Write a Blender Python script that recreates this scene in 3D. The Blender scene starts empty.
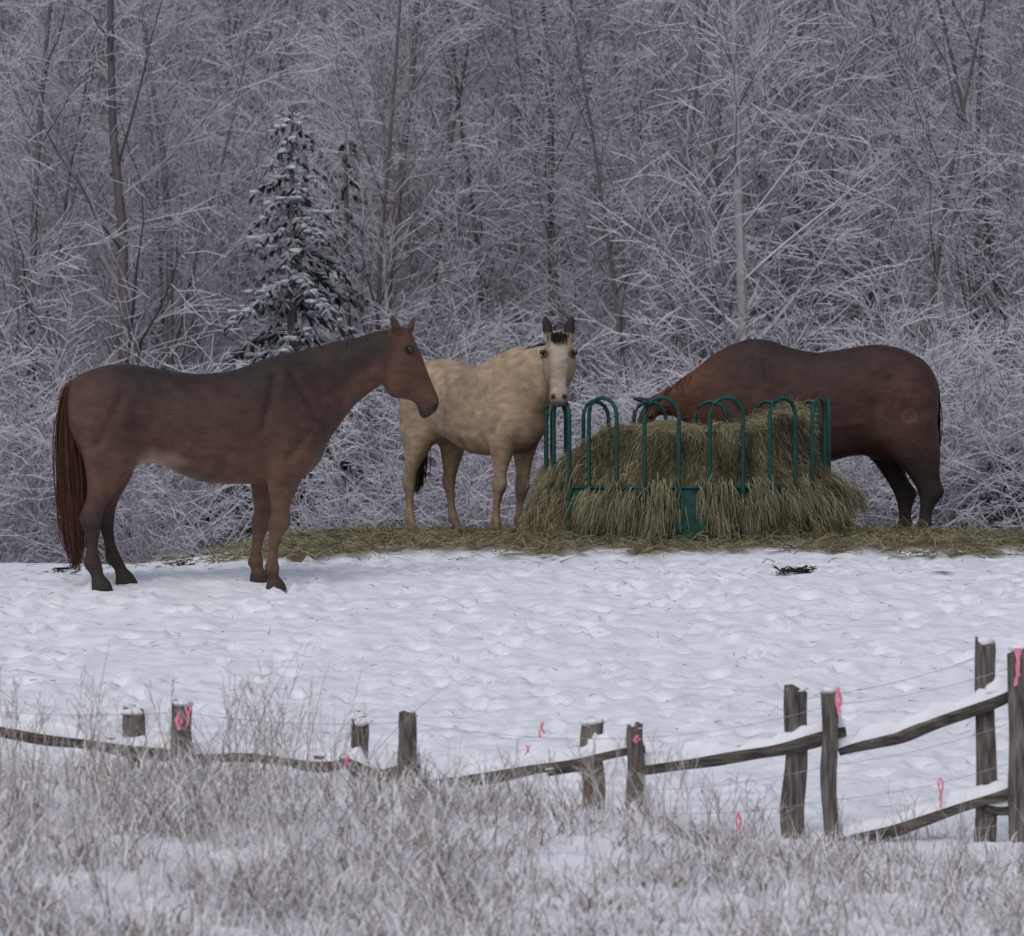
import bpy, math, random, time
import numpy as np
from mathutils import Vector, Matrix, noise
R = random.Random(7)
sc = bpy.context.scene
F = 4500.0

def ss(a, b, x):
    t = (x-a)/(b-a)
    t = 0 if t < 0 else (1 if t > 1 else t)
    return t*t*(3-2*t)
def table(T, x):
    if x <= T[0][0]: return T[0][1]
    for i in range(len(T)-1):
        if x <= T[i+1][0]:
            a, b = T[i], T[i+1]
            return a[1]+(b[1]-a[1])*(x-a[0])/(b[0]-a[0])
    return T[-1][1]
def N3(x, y, z=0.0): return noise.noise(Vector((x, y, z)))

# ------------------------------------------------------------------ terrain
PROF = [(-50,-1.8),(0,-1.8),(16,-1.80),(18,-1.84),(20,-1.87),(22,-1.86),(24,-1.68),(26,-1.37),(28,-1.03),(29.5,-.78),
        (30.5,-.70),(32,-.655),(34,-.57),(35,-.555),(37,-.56),(38,-.6),(41,-1.2),(45,-1.5),(50,-1.0),(60,1.2),(80,6.5),
        (100,13),(140,26),(300,50)]
MND = [(-4,-1.36),(-2.2,-1.38),(-.5,-1.46),(.57,-1.58),(1.1,-1.74),(1.5,-1.82),(2.3,-1.88),(4,-1.89)]
_c = {}
def base(y):
    k = int(math.floor(y*50+.5))
    if k not in _c:
        _c[k] = sum(table(PROF, k/50+d) for d in (-.6,-.3,0,.3,.6))/5
    return _c[k]
def terrain(x, y):
    f=y*50; k0=math.floor(f)/50
    z = base(k0)+(base(k0+.02)-base(k0))*(f-math.floor(f))
    z -= (.22*ss(-1.2,-3.2,x)+.05*ss(3,5,x))*ss(30,34,y)*(1-ss(40,45,y))
    w = ss(16.8,20,y)*(1-ss(20.2,22.6,y))
    if w>0: z += (table(MND,x)+1.865)*w
    if y < 60: z += .03*N3(x*.7,y*.7)
    else: z += .5*N3(x*.08,y*.08)
    return z

# ------------------------------------------------------------------ materials
def newmat(name):
    m = bpy.data.materials.new(name); m.use_nodes = True
    nt = m.node_tree; b = nt.nodes['Principled BSDF']
    return m, nt, b
def attr_mat(name, rough=.8, nscale=8, namt=.3, bump=0, bscale=60, stretch=(1,1,1), spec=.3, attr=True, color=(.5,.5,.5), bdist=.02):
    m, nt, b = newmat(name); N = nt.nodes; L = nt.links
    tc = N.new('ShaderNodeTexCoord'); mp = N.new('ShaderNodeMapping'); mp.inputs['Scale'].default_value = stretch
    L.new(tc.outputs['Object'], mp.inputs[0])
    n = N.new('ShaderNodeTexNoise'); n.inputs['Scale'].default_value = nscale; n.inputs['Detail'].default_value = 4
    L.new(mp.outputs[0], n.inputs['Vector'])
    mr = N.new('ShaderNodeMapRange'); mr.inputs[1].default_value=.3; mr.inputs[2].default_value=.7
    mr.inputs[3].default_value = 1-namt; mr.inputs[4].default_value = 1+namt
    L.new(n.outputs[0], mr.inputs[0])
    vm = N.new('ShaderNodeVectorMath'); vm.operation='SCALE'
    if attr:
        a = N.new('ShaderNodeAttribute'); a.attribute_name='Col'; L.new(a.outputs['Color'], vm.inputs[0])
    else: vm.inputs[0].default_value = color
    L.new(mr.outputs[0], vm.inputs['Scale'])
    L.new(vm.outputs[0], b.inputs['Base Color'])
    b.inputs['Roughness'].default_value = rough; b.inputs['Specular IOR Level'].default_value = spec
    if bump:
        n2 = N.new('ShaderNodeTexNoise'); n2.inputs['Scale'].default_value=bscale; n2.inputs['Detail'].default_value=5
        L.new(mp.outputs[0], n2.inputs['Vector'])
        bp = N.new('ShaderNodeBump'); bp.inputs['Strength'].default_value=bump; bp.inputs['Distance'].default_value=bdist
        L.new(n2.outputs[0], bp.inputs['Height']); L.new(bp.outputs[0], b.inputs['Normal'])
    return m
def snowy_mat(name, bark, snow=(.72,.73,.78), lo=-.1, hi=.45, namt=.5, nscale=6, bark2=None):
    m, nt, b = newmat(name); N = nt.nodes; L = nt.links
    g = N.new('ShaderNodeNewGeometry'); sx = N.new('ShaderNodeSeparateXYZ'); L.new(g.outputs['Normal'], sx.inputs[0])
    n = N.new('ShaderNodeTexNoise'); n.inputs['Scale'].default_value=nscale; n.inputs['Detail'].default_value=1
    L.new(g.outputs['Position'], n.inputs['Vector'])
    ma = N.new('ShaderNodeMath'); ma.operation='MULTIPLY_ADD'; ma.inputs[1].default_value=namt*2; L.new(n.outputs[0], ma.inputs[0])
    ad = N.new('ShaderNodeMath'); ad.operation='SUBTRACT'; L.new(sx.outputs[2], ad.inputs[0]); ad.inputs[1].default_value=namt
    L.new(ad.outputs[0], ma.inputs[2])
    mr = N.new('ShaderNodeMapRange'); mr.inputs[1].default_value=lo; mr.inputs[2].default_value=hi; L.new(ma.outputs[0], mr.inputs[0])
    mx = N.new('ShaderNodeMix'); mx.data_type='RGBA'
    L.new(mr.outputs[0], mx.inputs[0]); mx.inputs[7].default_value=(*snow,1)
    b2=bark2 or [c*1.6 for c in bark]
    m2 = N.new('ShaderNodeMix'); m2.data_type='RGBA'; L.new(n.outputs[0], m2.inputs[0])
    m2.inputs[6].default_value=(*bark,1); m2.inputs[7].default_value=(*b2,1)
    L.new(m2.outputs[2], mx.inputs[6]); L.new(mx.outputs[2], b.inputs['Base Color'])
    b.inputs['Roughness'].default_value=1; b.inputs['Specular IOR Level'].default_value=0
    return m

M_bark = snowy_mat('bark_snow', (.12,.105,.11), snow=(.48,.48,.53), lo=.05, hi=.8, namt=.45)  # snow-dusted bark; low contrast between the tones paints in forest haze
M_twig = snowy_mat('twig_snow', (.22,.20,.22), snow=(.52,.52,.59), lo=-.25, hi=.55, namt=.4)  # partly snowed twigs; greyed snow and raised bark put haze into the colour
M_birch = snowy_mat('birch_bark', (.46,.45,.47), snow=(.6,.6,.65), lo=.2, hi=.7, namt=.5, nscale=9, bark2=(.26,.24,.25))
M_needle = snowy_mat('needles_snow', (.035,.046,.042), snow=(.45,.47,.53), lo=.15, hi=.8, namt=.6, nscale=3.5, bark2=(.055,.07,.065))
M_clump = attr_mat('snow_clump', nscale=8, namt=.15, attr=False, color=(.46,.48,.55), rough=.95, spec=.05)
M_snow = attr_mat('snow', nscale=6, namt=.05, bump=.35, bscale=30, attr=False, color=(.78,.80,.86), rough=.8)
M_ground = attr_mat('snow_ground', nscale=5, namt=.09, bump=1.0, bscale=6, rough=.9, spec=.1, bdist=.035)
M_floor = attr_mat('forest_floor', nscale=1.8, namt=.4, rough=1, spec=.0)
M_hay = attr_mat('hay', nscale=4, namt=.4, rough=.9, spec=.1)
M_grass = attr_mat('dry_grass', nscale=9, namt=.25, rough=.85, spec=.15)
M_hair = attr_mat('hair', nscale=30, namt=.25, rough=.7, spec=.2)
M_coat = attr_mat('horse_coat', nscale=11, namt=.26, bump=.5, bscale=60, stretch=(1,1,1.8), rough=.55, spec=.28)
M_green = attr_mat('green_paint', nscale=20, namt=.35, attr=False, color=(.007,.055,.048), rough=.55, spec=.3)
M_wood = attr_mat('weathered_wood', nscale=10, namt=.65, bump=1, bscale=24, stretch=(5,5,.6), attr=False, color=(.145,.13,.12), rough=.9)
M_woodr = attr_mat('weathered_rail', nscale=10, namt=.65, bump=1, bscale=24, stretch=(.6,5,5), attr=False, color=(.13,.115,.10), rough=.9)
M_pink = attr_mat('pink_ribbon', attr=False, namt=.1, color=(.8,.27,.38), rough=.5)
M_wire = attr_mat('wire', attr=False, color=(.35,.34,.35), rough=.5)
M_eye = attr_mat('eye', attr=False, namt=0, color=(.01,.008,.008), rough=.1, spec=.6)

# ------------------------------------------------------------------ mesh helpers
class MB:
    def __init__(s): s.v=[]; s.f=[]; s.m=[]; s.c=[]
def make(name, mb, mats, parent=None, smooth=False, link=True, loc=None):
    me = bpy.data.meshes.new(name); me.from_pydata(mb.v, [], mb.f)
    for m in mats: me.materials.append(m)
    if mb.m: me.polygons.foreach_set('material_index', mb.m)
    if mb.c:
        a = me.color_attributes.new('Col','FLOAT_COLOR','POINT')
        flat=[]
        for c in mb.c: flat += (c[0],c[1],c[2],1)
        a.data.foreach_set('color', flat)
    if smooth: me.polygons.foreach_set('use_smooth',[True]*len(me.polygons))
    me.update()
    o = bpy.data.objects.new(name, me)
    if link: sc.collection.objects.link(o)
    if parent: o.parent = parent
    if loc: o.location = loc
    return o
def empty(name, loc=(0,0,0)):
    o = bpy.data.objects.new(name, None); sc.collection.objects.link(o); o.location=loc; return o
def tube(mb, pts, rad, n=3, mat=0, col=None):
    b0 = len(mb.v); k=len(pts)
    for i,p in enumerate(pts):
        d = (pts[min(i+1,k-1)]-pts[max(i-1,0)])
        if d.length<1e-9: d=Vector((0,0,1))
        d.normalize()
        ref = Vector((0,0,1)) if abs(d.z)<.9 else Vector((1,0,0))
        u = d.cross(ref).normalized(); w = u.cross(d)
        for j in range(n):
            a = 2*math.pi*j/n+math.pi/2
            mb.v.append(p+(u*math.cos(a)+w*math.sin(a))*rad[i])
            if col is not None: mb.c.append(col)
    for i in range(k-1):
        for j in range(n):
            a=b0+i*n+j; b=b0+i*n+(j+1)%n
            mb.f.append((a,b,b+n,a+n)); mb.m.append(mat)
def ribbon(mb, pts, w, side, col, mat=0, taper=True):
    b0=len(mb.v); k=len(pts)
    for i,p in enumerate(pts):
        t=i/(k-1); ww = w*(1-.8*t) if taper else w
        mb.v.append(p-side*ww*.5); mb.v.append(p+side*ww*.5)
        mb.c.append(col); mb.c.append(col)
    for i in range(k-1):
        a=b0+2*i; mb.f.append((a,a+1,a+3,a+2)); mb.m.append(mat)
def blob(mb, c, rx, ry, rz, rng, n=8, m=5, rough=.2, mat=0, col=None):
    b0=len(mb.v); s=rng.random()*50
    for i in range(m+1):
        ph=-math.pi/2+math.pi*i/m
        for j in range(n):
            th=2*math.pi*j/n
            d=Vector((math.cos(ph)*math.cos(th),math.cos(ph)*math.sin(th),math.sin(ph)))
            k=1+rough*noise.noise(d*1.7+Vector((s,s,s)))*2
            mb.v.append(Vector((c[0]+d.x*rx*k,c[1]+d.y*ry*k,c[2]+d.z*rz*k)))
            if col is not None: mb.c.append(col)
    for i in range(m):
        for j in range(n):
            a=b0+i*n+j;b=b0+i*n+(j+1)%n
            mb.f.append((a,b,b+n,a+n)); mb.m.append(mat)

# ------------------------------------------------------------------ horses
def cat(p0,p1,p2,p3,t):
    return .5*((2*p1)+(p2-p0)*t+(2*p0-5*p1+4*p2-p3)*t*t+(3*p1-p0-3*p2+p3)*t*t*t)
def loft(mb, rings, n=20, sub=3):
    k=len(rings); R2=[]
    for i in range(k-1):
        for s in range(sub):
            t=s/sub
            R2.append([cat(rings[max(i-1,0)][q],rings[i][q],rings[i+1][q],rings[min(i+2,k-1)][q],t) for q in range(3)])
    R2.append(rings[-1]); b0=len(mb.v)
    for c,a,b in R2:
        for j in range(n):
            th=2*math.pi*j/n
            ca,sa=math.cos(th),math.sin(th)
            mb.v.append(c+a*ca+b*(math.copysign(abs(sa)**.85,sa)))
    for i in range(len(R2)-1):
        for j in range(n):
            x=b0+i*n+j;y=b0+i*n+(j+1)%n; mb.f.append((x,y,y+n,x+n))
    c0=len(mb.v); mb.v.append(R2[0][0].copy()); mb.v.append(R2[-1][0].copy())
    e=b0+(len(R2)-1)*n
    for j in range(n):
        mb.f.append((c0,b0+(j+1)%n,b0+j)); mb.f.append((c0+1,e+j,e+(j+1)%n))
def rot_ring(r,piv,Mx): return [Mx@(r[0]-piv)+piv, Mx@r[1], Mx@r[2]]
def segd(px,pz,a,b):
    dx,dz=b[0]-a[0],b[1]-a[1]; t=max(0,min(1,((px-a[0])*dx+(pz-a[1])*dz)/(dx*dx+dz*dz)))
    return math.hypot(px-a[0]-t*dx,pz-a[1]-t*dz)
# muscle relief in side-view metres (x forward, z up): (kind, pts, width, amount)
MUS=[('p',(-.33,1.00),.10,-.026),('p',(-.37,1.30),.06,.014),('l',((.54,1.36),(.46,1.02)),.035,-.018),('p',(.60,.97),.10,.020),
     ('l',((-.62,.92),(-.47,1.22)),.03,-.015),('p',(-.60,1.12),.13,.016),('l',((.80,1.02),(.62,.82)),.03,-.013),('l',((.66,1.38),(.82,1.12)),.035,-.016),
     ('l',((-.20,.86),(.35,.80)),.04,.008),('p',(-.72,.86),.07,.014),('p',(.05,1.35),.12,-.008),('l',((-.15,1.12),(-.22,.9)),.03,-.006)]
MUSN=[('l',((1.24,1.30),(.90,1.03)),.028,-.014),('l',((1.15,1.52),(.75,1.36)),.05,.008),('l',((1.18,1.42),(.85,1.22)),.03,-.007)]
def relief(p,neck=True):
    d=0
    for k,a,w,am in MUS+(MUSN if neck else []):
        r=math.hypot(p.x-a[0],p.z-a[1]) if k=='p' else segd(p.x,p.z,a[0],a[1])
        if r<w*2.5: d+=am*math.exp(-(r/w)**2)
    return d

def build_horse(name, torso, neck, head, legs, u0, v0, s, flip, world, colf, ears, extras=(), headyaw=0, neckpart=3, hscale=1.0, voxel=.0115, eye=None, tail=None, tailcol=(.1,.05,.03), mane=None, headw=1.0, smx=1.05, neckrel=True):
    sg=-1 if flip else 1
    X=lambda u:(u-u0)/s*sg
    Z=lambda v:(v0-v)/s
    def st(t,y=0):
        u1,v1,u2,v2,w=t[:5]
        if len(t)>5: y=t[5]
        P=Vector((X(u1),y,Z(v1))); Q=Vector((X(u2),y,Z(v2)))
        return [(P+Q)/2,(P-Q)/2,Vector((0,w,0))]
    mb=MB()
    loft(mb,[st(t) for t in torso],28)
    piv=st(head[0])[0]
    nk=[st(t) for t in neck]
    for q in range(neckpart):
        i=len(nk)-neckpart+q
        nk[i]=rot_ring(nk[i],piv,Matrix.Rotation(headyaw*(q+1)/(neckpart+1),3,'Z'))
    loft(mb,nk,24)
    HM=Matrix.Rotation(headyaw,3,'Z')@Matrix.Scale(hscale,3)
    hd=[rot_ring(st(t),piv,HM) for t in head]
    for h in hd: h[2]=h[2]*headw
    loft(mb,hd,20)
    inv=world.inverted()
    for leg in legs:
        rs=[st((t[0],t[2],t[1],t[2],t[3],t[4])) for t in leg]
        foot=world@rs[-1][0]; tz=(inv@Vector((foot.x,foot.y,terrain(foot.x,foot.y)-.004))).z
        dz=tz-rs[-1][0].z; zt=rs[2][0].z; zb=rs[-1][0].z
        for r in rs:
            k=max(0,min(1,(zt-r[0].z)/(zt-zb))); r[0]=r[0]+Vector((0,0,dz*k))
        loft(mb,rs,14)
    for e in ears:
        b=Vector((X(e[0]),e[2],Z(e[1]))); tp=b+Vector((e[3]/s*sg,e[5],-e[4]/s)); d=(tp-b)
        sd=Vector((0,1,0)); fr=d.cross(sd).normalized(); sd=fr.cross(d).normalized(); kk=e[6] if len(e)>6 else 1
        rr=[(b-d*.25,.022,.026),(b+d*.1,.026,.032),(b+d*.4,.024,.036),(b+d*.75,.018,.024),(tp,.010,.010)]
        loft(mb,[rot_ring([c,fr*f*kk,sd*g*kk],piv,HM) for c,f,g in rr],10)
    for c,rx,ry,rz_ in extras:
        cc=Vector((X(c[0]),c[2],Z(c[1])))
        loft(mb,[[cc+Vector((0,0,rz_*math.sin(a))),Vector((rx*max(math.cos(a),.05),0,0)),Vector((0,ry*max(math.cos(a),.05),0))] for a in [math.pi*(i/8-.5) for i in range(9)]],14,1)
    tmp=make(name+'_tmp',mb,[])
    r=tmp.modifiers.new('r','REMESH'); r.mode='VOXEL'; r.voxel_size=voxel; r.use_smooth_shade=True
    sm=tmp.modifiers.new('s','SMOOTH'); sm.factor=.5; sm.iterations=5
    dg=bpy.context.evaluated_depsgraph_get()
    me=bpy.data.meshes.new_from_object(tmp.evaluated_get(dg)); bpy.data.objects.remove(tmp)
    me.name=name; me.materials.clear(); me.materials.append(M_coat)
    nv=len(me.vertices); co=np.empty(nv*3,dtype=np.float32); me.vertices.foreach_get('co',co); co=co.reshape(-1,3).astype(float)
    ed=np.empty(len(me.edges)*2,dtype=np.int32); me.edges.foreach_get('vertices',ed); ed=ed.reshape(-1,2)
    def sst(a,b,x):
        t=np.clip((x-a)/(b-a),0,1); return t*t*(3-2*t)
    wt=sst(.62,.85,co[:,2])*(1-sst(smx,smx+.18,co[:,0]))
    deg=np.bincount(ed.ravel(),minlength=nv).clip(1)
    for it in range(70):
        av=np.empty_like(co)
        for q in range(3):
            av[:,q]=(np.bincount(ed[:,0],weights=co[ed[:,1],q],minlength=nv)+np.bincount(ed[:,1],weights=co[ed[:,0],q],minlength=nv))/deg
        co+= (av-co)*(.5*wt)[:,None]
    me.vertices.foreach_set('co',co.ravel().astype(np.float32)); me.update()
    nm=np.empty(nv*3,dtype=np.float32); me.vertex_normals.foreach_get('vector',nm); nm=nm.reshape(-1,3)
    hrot=HM.inverted(); cols=[]; out=[]
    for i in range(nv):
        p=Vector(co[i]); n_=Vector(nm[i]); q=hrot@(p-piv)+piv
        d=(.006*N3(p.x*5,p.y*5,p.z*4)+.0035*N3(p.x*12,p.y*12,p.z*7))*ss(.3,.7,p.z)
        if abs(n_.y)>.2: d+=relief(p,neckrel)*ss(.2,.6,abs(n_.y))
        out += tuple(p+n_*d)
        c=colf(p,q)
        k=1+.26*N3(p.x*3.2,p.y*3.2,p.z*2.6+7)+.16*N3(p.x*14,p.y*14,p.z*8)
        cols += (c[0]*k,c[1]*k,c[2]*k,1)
    me.vertices.foreach_set('co',out)
    a=me.color_attributes.new('Col','FLOAT_COLOR','POINT'); a.data.foreach_set('color',cols)
    me.polygons.foreach_set('use_smooth',[True]*len(me.polygons)); me.update()
    root=empty(name); root.matrix_world=world
    o=bpy.data.objects.new('body',me); sc.collection.objects.link(o); o.parent=root
    rg=random.Random(5)
    if eye:
        for sy in (-1,1):
            m=MB(); c=HM@(Vector((X(eye[0]),sy*eye[2],Z(eye[1])))-piv)+piv
            blob(m,c,.021,.021,.021,rg,12,8,0); make('eye',m,[M_eye],parent=root,smooth=True)
    if tail:
        m=MB(); pts=[Vector((X(u),y,Z(v))) for u,v,w,y in tail]; ws=[w for u,v,w,y in tail]
        for i in range(460):
            ox=rg.gauss(0,.5); oy=rg.gauss(0,.5); k=len(pts); ln=k if rg.random()<.5 else k-1
            ps=[pts[j]+Vector((ox*ws[j]+rg.gauss(0,.008),oy*ws[j]+rg.gauss(0,.008),0)) for j in range(ln)]
            ps[-1]=ps[-1]+Vector((0,0,rg.uniform(-.02,.14)))
            ps2=[]
            for j in range(len(ps)-1):
                for t in (0,.5): ps2.append(cat(ps[max(j-1,0)],ps[j],ps[j+1],ps[min(j+2,len(ps)-1)],t))
            ps2.append(ps[-1]); f=rg.uniform(.6,1.35)
            tube(m,ps2,[.0045]*(len(ps2)-1)+[.001],3,0,col=tuple(c*f for c in tailcol))
        make('tail',m,[M_hair],parent=root)
    if mane:
        m=MB()
        for (ua,va,ub,vb,n,ly,ln,cc,rotk) in mane:
            for i in range(n):
                t=rg.random(); y=rg.gauss(0,.012 if not rotk else .03)
                p=Vector((X(ua+(ub-ua)*t),y,Z(va+(vb-va)*t)))+Vector((0,0,rg.uniform(-.03,.004)))
                L=ln*rg.uniform(.6,1.2); d=Vector((rg.gauss(0,.25)+(.8 if rotk else 0),ly,.15)); pts=[p]
                for q in range(4):
                    p=p+d.normalized()*L/4; pts.append(p); d=d+Vector((rg.gauss(0,.15)-(.1 if rotk else 0),-ly*.25,-.75 if not rotk else -.6))
                if rotk: pts=[HM@(a-piv)+piv for a in pts]
                f=rg.uniform(.6,1.4)
                tube(m,pts,[.0045,.0045,.004,.003,.001],3,0,col=tuple(c*f for c in cc))
        make('mane',m,[M_hair],parent=root)
    return root
def mixc(a,b,t): return tuple(x*(1-t)+y*t for x,y in zip(a,b))

# --- horse 1
T1=[(66,394,66,418,.07),(71,380,70,440,.16),(86,370,86,462,.23),(108,364,110,470,.27),(130,363,135,466,.28),(155,367,155,463,.28),
    (185,372,180,474,.30),(210,372,205,482,.31),(235,368,230,484,.30),(258,360,255,483,.27),(278,353,278,481,.24),(296,350,300,478,.21),(310,372,313,472,.185),(320,388,323,461,.15),(328,402,328,446,.09)]
NK1=[(245,366,280,458,.14),(270,357,303,456,.155),(290,350,323,448,.15),(312,345,338,431,.125),(340,338,353,411,.098),(365,333,368,396,.082),(385,329,382,384,.075),(398,328,390,378,.068)]
H1=[(394,327,386,372,.055),(405,324,386,382,.075),(414,328,389,391,.092),(420,341,397,397,.09),(426,355,407,398,.062),(431,369,414,400,.05),(436,382,420,404,.047),(441,393,422,412,.053),(443,402,426,418,.047),(440,410,431,417,.028)]
def legset1():
    nh=[(135,72,420,.14,-.13),(141,75,445,.135,-.14),(137,80,462,.115,-.15),(124,84,480,.083,-.155),(110,84,495,.055,-.16),(103,80,507,.043,-.16),(100,76,517,.044,-.16),(98,82,530,.030,-.16),(96,84,548,.026,-.16),(100,81,561,.036,-.16),(102,88,571,.028,-.16),(108,89,578,.044,-.16),(112,89,588,.052,-.16)]
    fh=[(140,88,425,.13,.13),(143,92,450,.12,.14),(137,97,470,.1,.15),(127,99,488,.073,.155),(120,99,502,.051,.16),(117,94,514,.045,.16),(116,101,528,.031,.16),(118,106,545,.026,.16),(125,107,560,.036,.16),(129,115,568,.028,.16),(136,117,575,.044,.16),(141,117,584,.052,.16)]
    nf=[(318,262,425,.12,-.13),(318,258,452,.115,-.14),(305,263,473,.086,-.14),(294,267,491,.058,-.14),(288,269,508,.045,-.14),(289,266,520,.048,-.14),(280,267,533,.033,-.14),(276,266,549,.026,-.14),(278,262,561,.036,-.14),(277,266,568,.029,-.14),(282,265,573,.044,-.14),(286,263,581,.052,-.14)]
    ff=[(306,250,430,.12,.13),(303,250,455,.11,.14),(291,252,473,.081,.14),(282,255,491,.054,.14),(277,257,508,.045,.14),(278,254,519,.048,.14),(269,255,532,.032,.14),(265,254,547,.026,.14),(267,250,558,.036,.14),(267,254,564,.029,.14),(273,253,569,.044,.14),(276,252,577,.052,.14)]
    return [nh,fh,nf,ff]
def col1(p,q):
    c=(.060,.030,.022)
    c=mixc(c,(.026,.018,.016),ss(1.05,1.40,p.z+.15*N3(p.x*3,p.y,p.z*3))*.88)
    c=mixc(c,(.125,.060,.038),ss(1.05,.7,p.z)*.7)
    c=mixc(c,(.105,.054,.037),ss(-.35,-.75,p.x)*.6)
    if p.x>.8: c=mixc(c,(.105,.047,.029),ss(.8,1.35,p.x)*ss(.12,-.1,(p.z-1.27-(p.x-.8)*.35))*.9)
    if p.x>1.25: c=mixc(c,(.085,.040,.026),ss(1.25,1.4,p.x)*.8)
    d=math.hypot((p.x+.24)/.19,(p.z-.80)/.08)+.3*N3(p.x*9,p.y*9,p.z*9)
    c=mixc(c,(.34,.24,.17),ss(1.2,.2,d)*.85)
    if p.z<.78:
        if p.x<0: c=mixc(c,(.020,.013,.013),ss(.64,.36,p.z)*.85)
        else: c=mixc(c,(.115,.066,.046),ss(.78,.5,p.z)*.6)
    if p.x>1.25: c=mixc(c,(.030,.021,.021),ss(1.24,1.12,p.z))
    d=math.hypot((q.x-1.625)/.02,(q.z-1.17)/.02); c=mixc((.008,.006,.006),c,ss(.6,1.2,d))
    d=math.hypot((q.x-1.445)/.04,(q.z-1.545)/.03); c=mixc((.02,.013,.011),c,ss(.6,1.3,d))
    c=mixc(c,(.03,.024,.022),ss(.11,.05,p.z)*.8)
    return c
u0,v0,s1=190,584,152.5
W1=Matrix.Translation(((190-512)/F*29.6,29.6,-(584-468)/F*29.6))@Matrix.Rotation(math.radians(10),4,'Z')
EX1=[((112,400,-.13),.22,.15,.2),((112,400,.13),.22,.15,.2),((294,412,-.09),.13,.125,.25),((294,412,.09),.13,.125,.25)]
build_horse('chestnut_horse',T1,NK1,H1,legset1(),u0,v0,s1,False,W1,col1,
    ears=[(399,329,-.045,-6,-15,-.015,1.1),(413,330,.04,6,-15,.02,1.1)],extras=EX1,eye=(411,348,.088),
    tail=[(76,380,.02,0),(69,390,.03,0),(67,425,.06,0),(70,465,.08,0),(72,505,.08,0),(74,540,.06,0),(75,568,.025,0)],tailcol=(.085,.038,.025),
    mane=[(300,352,395,330,420,.9,.16,(.04,.022,.018),False),(264,362,304,352,90,-.3,.05,(.03,.017,.014),False),(304,352,395,331,420,-.35,.07,(.026,.014,.012),False),(312,349,328,344,50,-.6,.11,(.08,.034,.022),False),(398,329,410,330,50,.2,.08,(.07,.03,.02),False)])

# --- horse 2
NK2=[(v[0],v[1],v[2],v[3],v[4]) for v in [(245,366,280,458,.15),(270,357,300,456,.165),(288,355,318,446,.165),(306,354,334,430,.145),(326,352,348,414,.125),(346,349,360,401,.11),(362,345,371,391,.10),(374,341,380,383,.085)]]
H2=[(a,b+36,c,d+36,w) for a,b,c,d,w in [(371,304,366,345,.06),(382,300,368,356,.078),(392,304,373,365,.093),(399,316,381,371,.090),(406,331,390,375,.066),(412,346,397,379,.052),(417,359,403,383,.048),(421,370,406,389,.053),(422,379,410,393,.048),(420,386,414,394,.03)]]
def col2(p,q):
    q=Vector((q.x,q.y,q.z+4/152.5))
    c=(.335,.245,.165)
    c=mixc(c,(.20,.145,.10),ss(-.15,.35,N3(p.x*1.6+3,p.y*1.6,p.z*1.6)+.2*N3(p.x*6,p.y*6,p.z*6))*.75)
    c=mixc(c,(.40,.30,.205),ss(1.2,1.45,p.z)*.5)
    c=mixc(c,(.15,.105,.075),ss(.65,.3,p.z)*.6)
    c=mixc(c,(.05,.04,.035),ss(.11,.05,p.z))
    if q.x>1.12 and q.z>1.0:
        face=ss(.085,.045,abs(q.y))
        c=mixc(c,(.47,.41,.35),face*.7*ss(1.66,1.5,q.z))
        c=mixc(c,(.24,.17,.12),math.exp(-((q.z-1.33)/.07)**2)*face*.5)
        c=mixc((.10,.08,.075),c,ss(1.05,1.13,q.z)*.75+.1)
        for sy in (-1,1):
            d=math.hypot((q.y-sy*.045)/.022,(q.z-1.12)/.026)
            c=mixc((.015,.012,.012),c,ss(.6,1.3,d))
            d=math.hypot((abs(q.y)-.125)/.04,(q.z-1.475)/.035); c=mixc((.06,.042,.032),c,ss(.6,1.4,d))
        c=mixc(c,(.022,.017,.016),ss(1.635,1.66,q.z))
    return c
W2=Matrix.Translation(((472-512)/F*35.6,35.6,-(537-468)/F*35.6))@Matrix.Rotation(math.radians(-54),4,'Z')@Matrix.Scale(.98,4)
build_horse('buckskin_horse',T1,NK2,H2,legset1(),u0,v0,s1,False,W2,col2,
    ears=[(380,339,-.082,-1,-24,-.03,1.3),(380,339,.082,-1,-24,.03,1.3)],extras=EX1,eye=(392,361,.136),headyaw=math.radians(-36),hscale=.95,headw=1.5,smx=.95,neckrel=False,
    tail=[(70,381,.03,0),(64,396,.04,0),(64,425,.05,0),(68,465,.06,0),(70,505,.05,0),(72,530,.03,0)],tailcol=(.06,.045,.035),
    mane=[(285,358,372,344,360,.6,.12,(.045,.034,.028),False),(380,336,390,340,300,.0,.10,(.022,.017,.015),True)])

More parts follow.
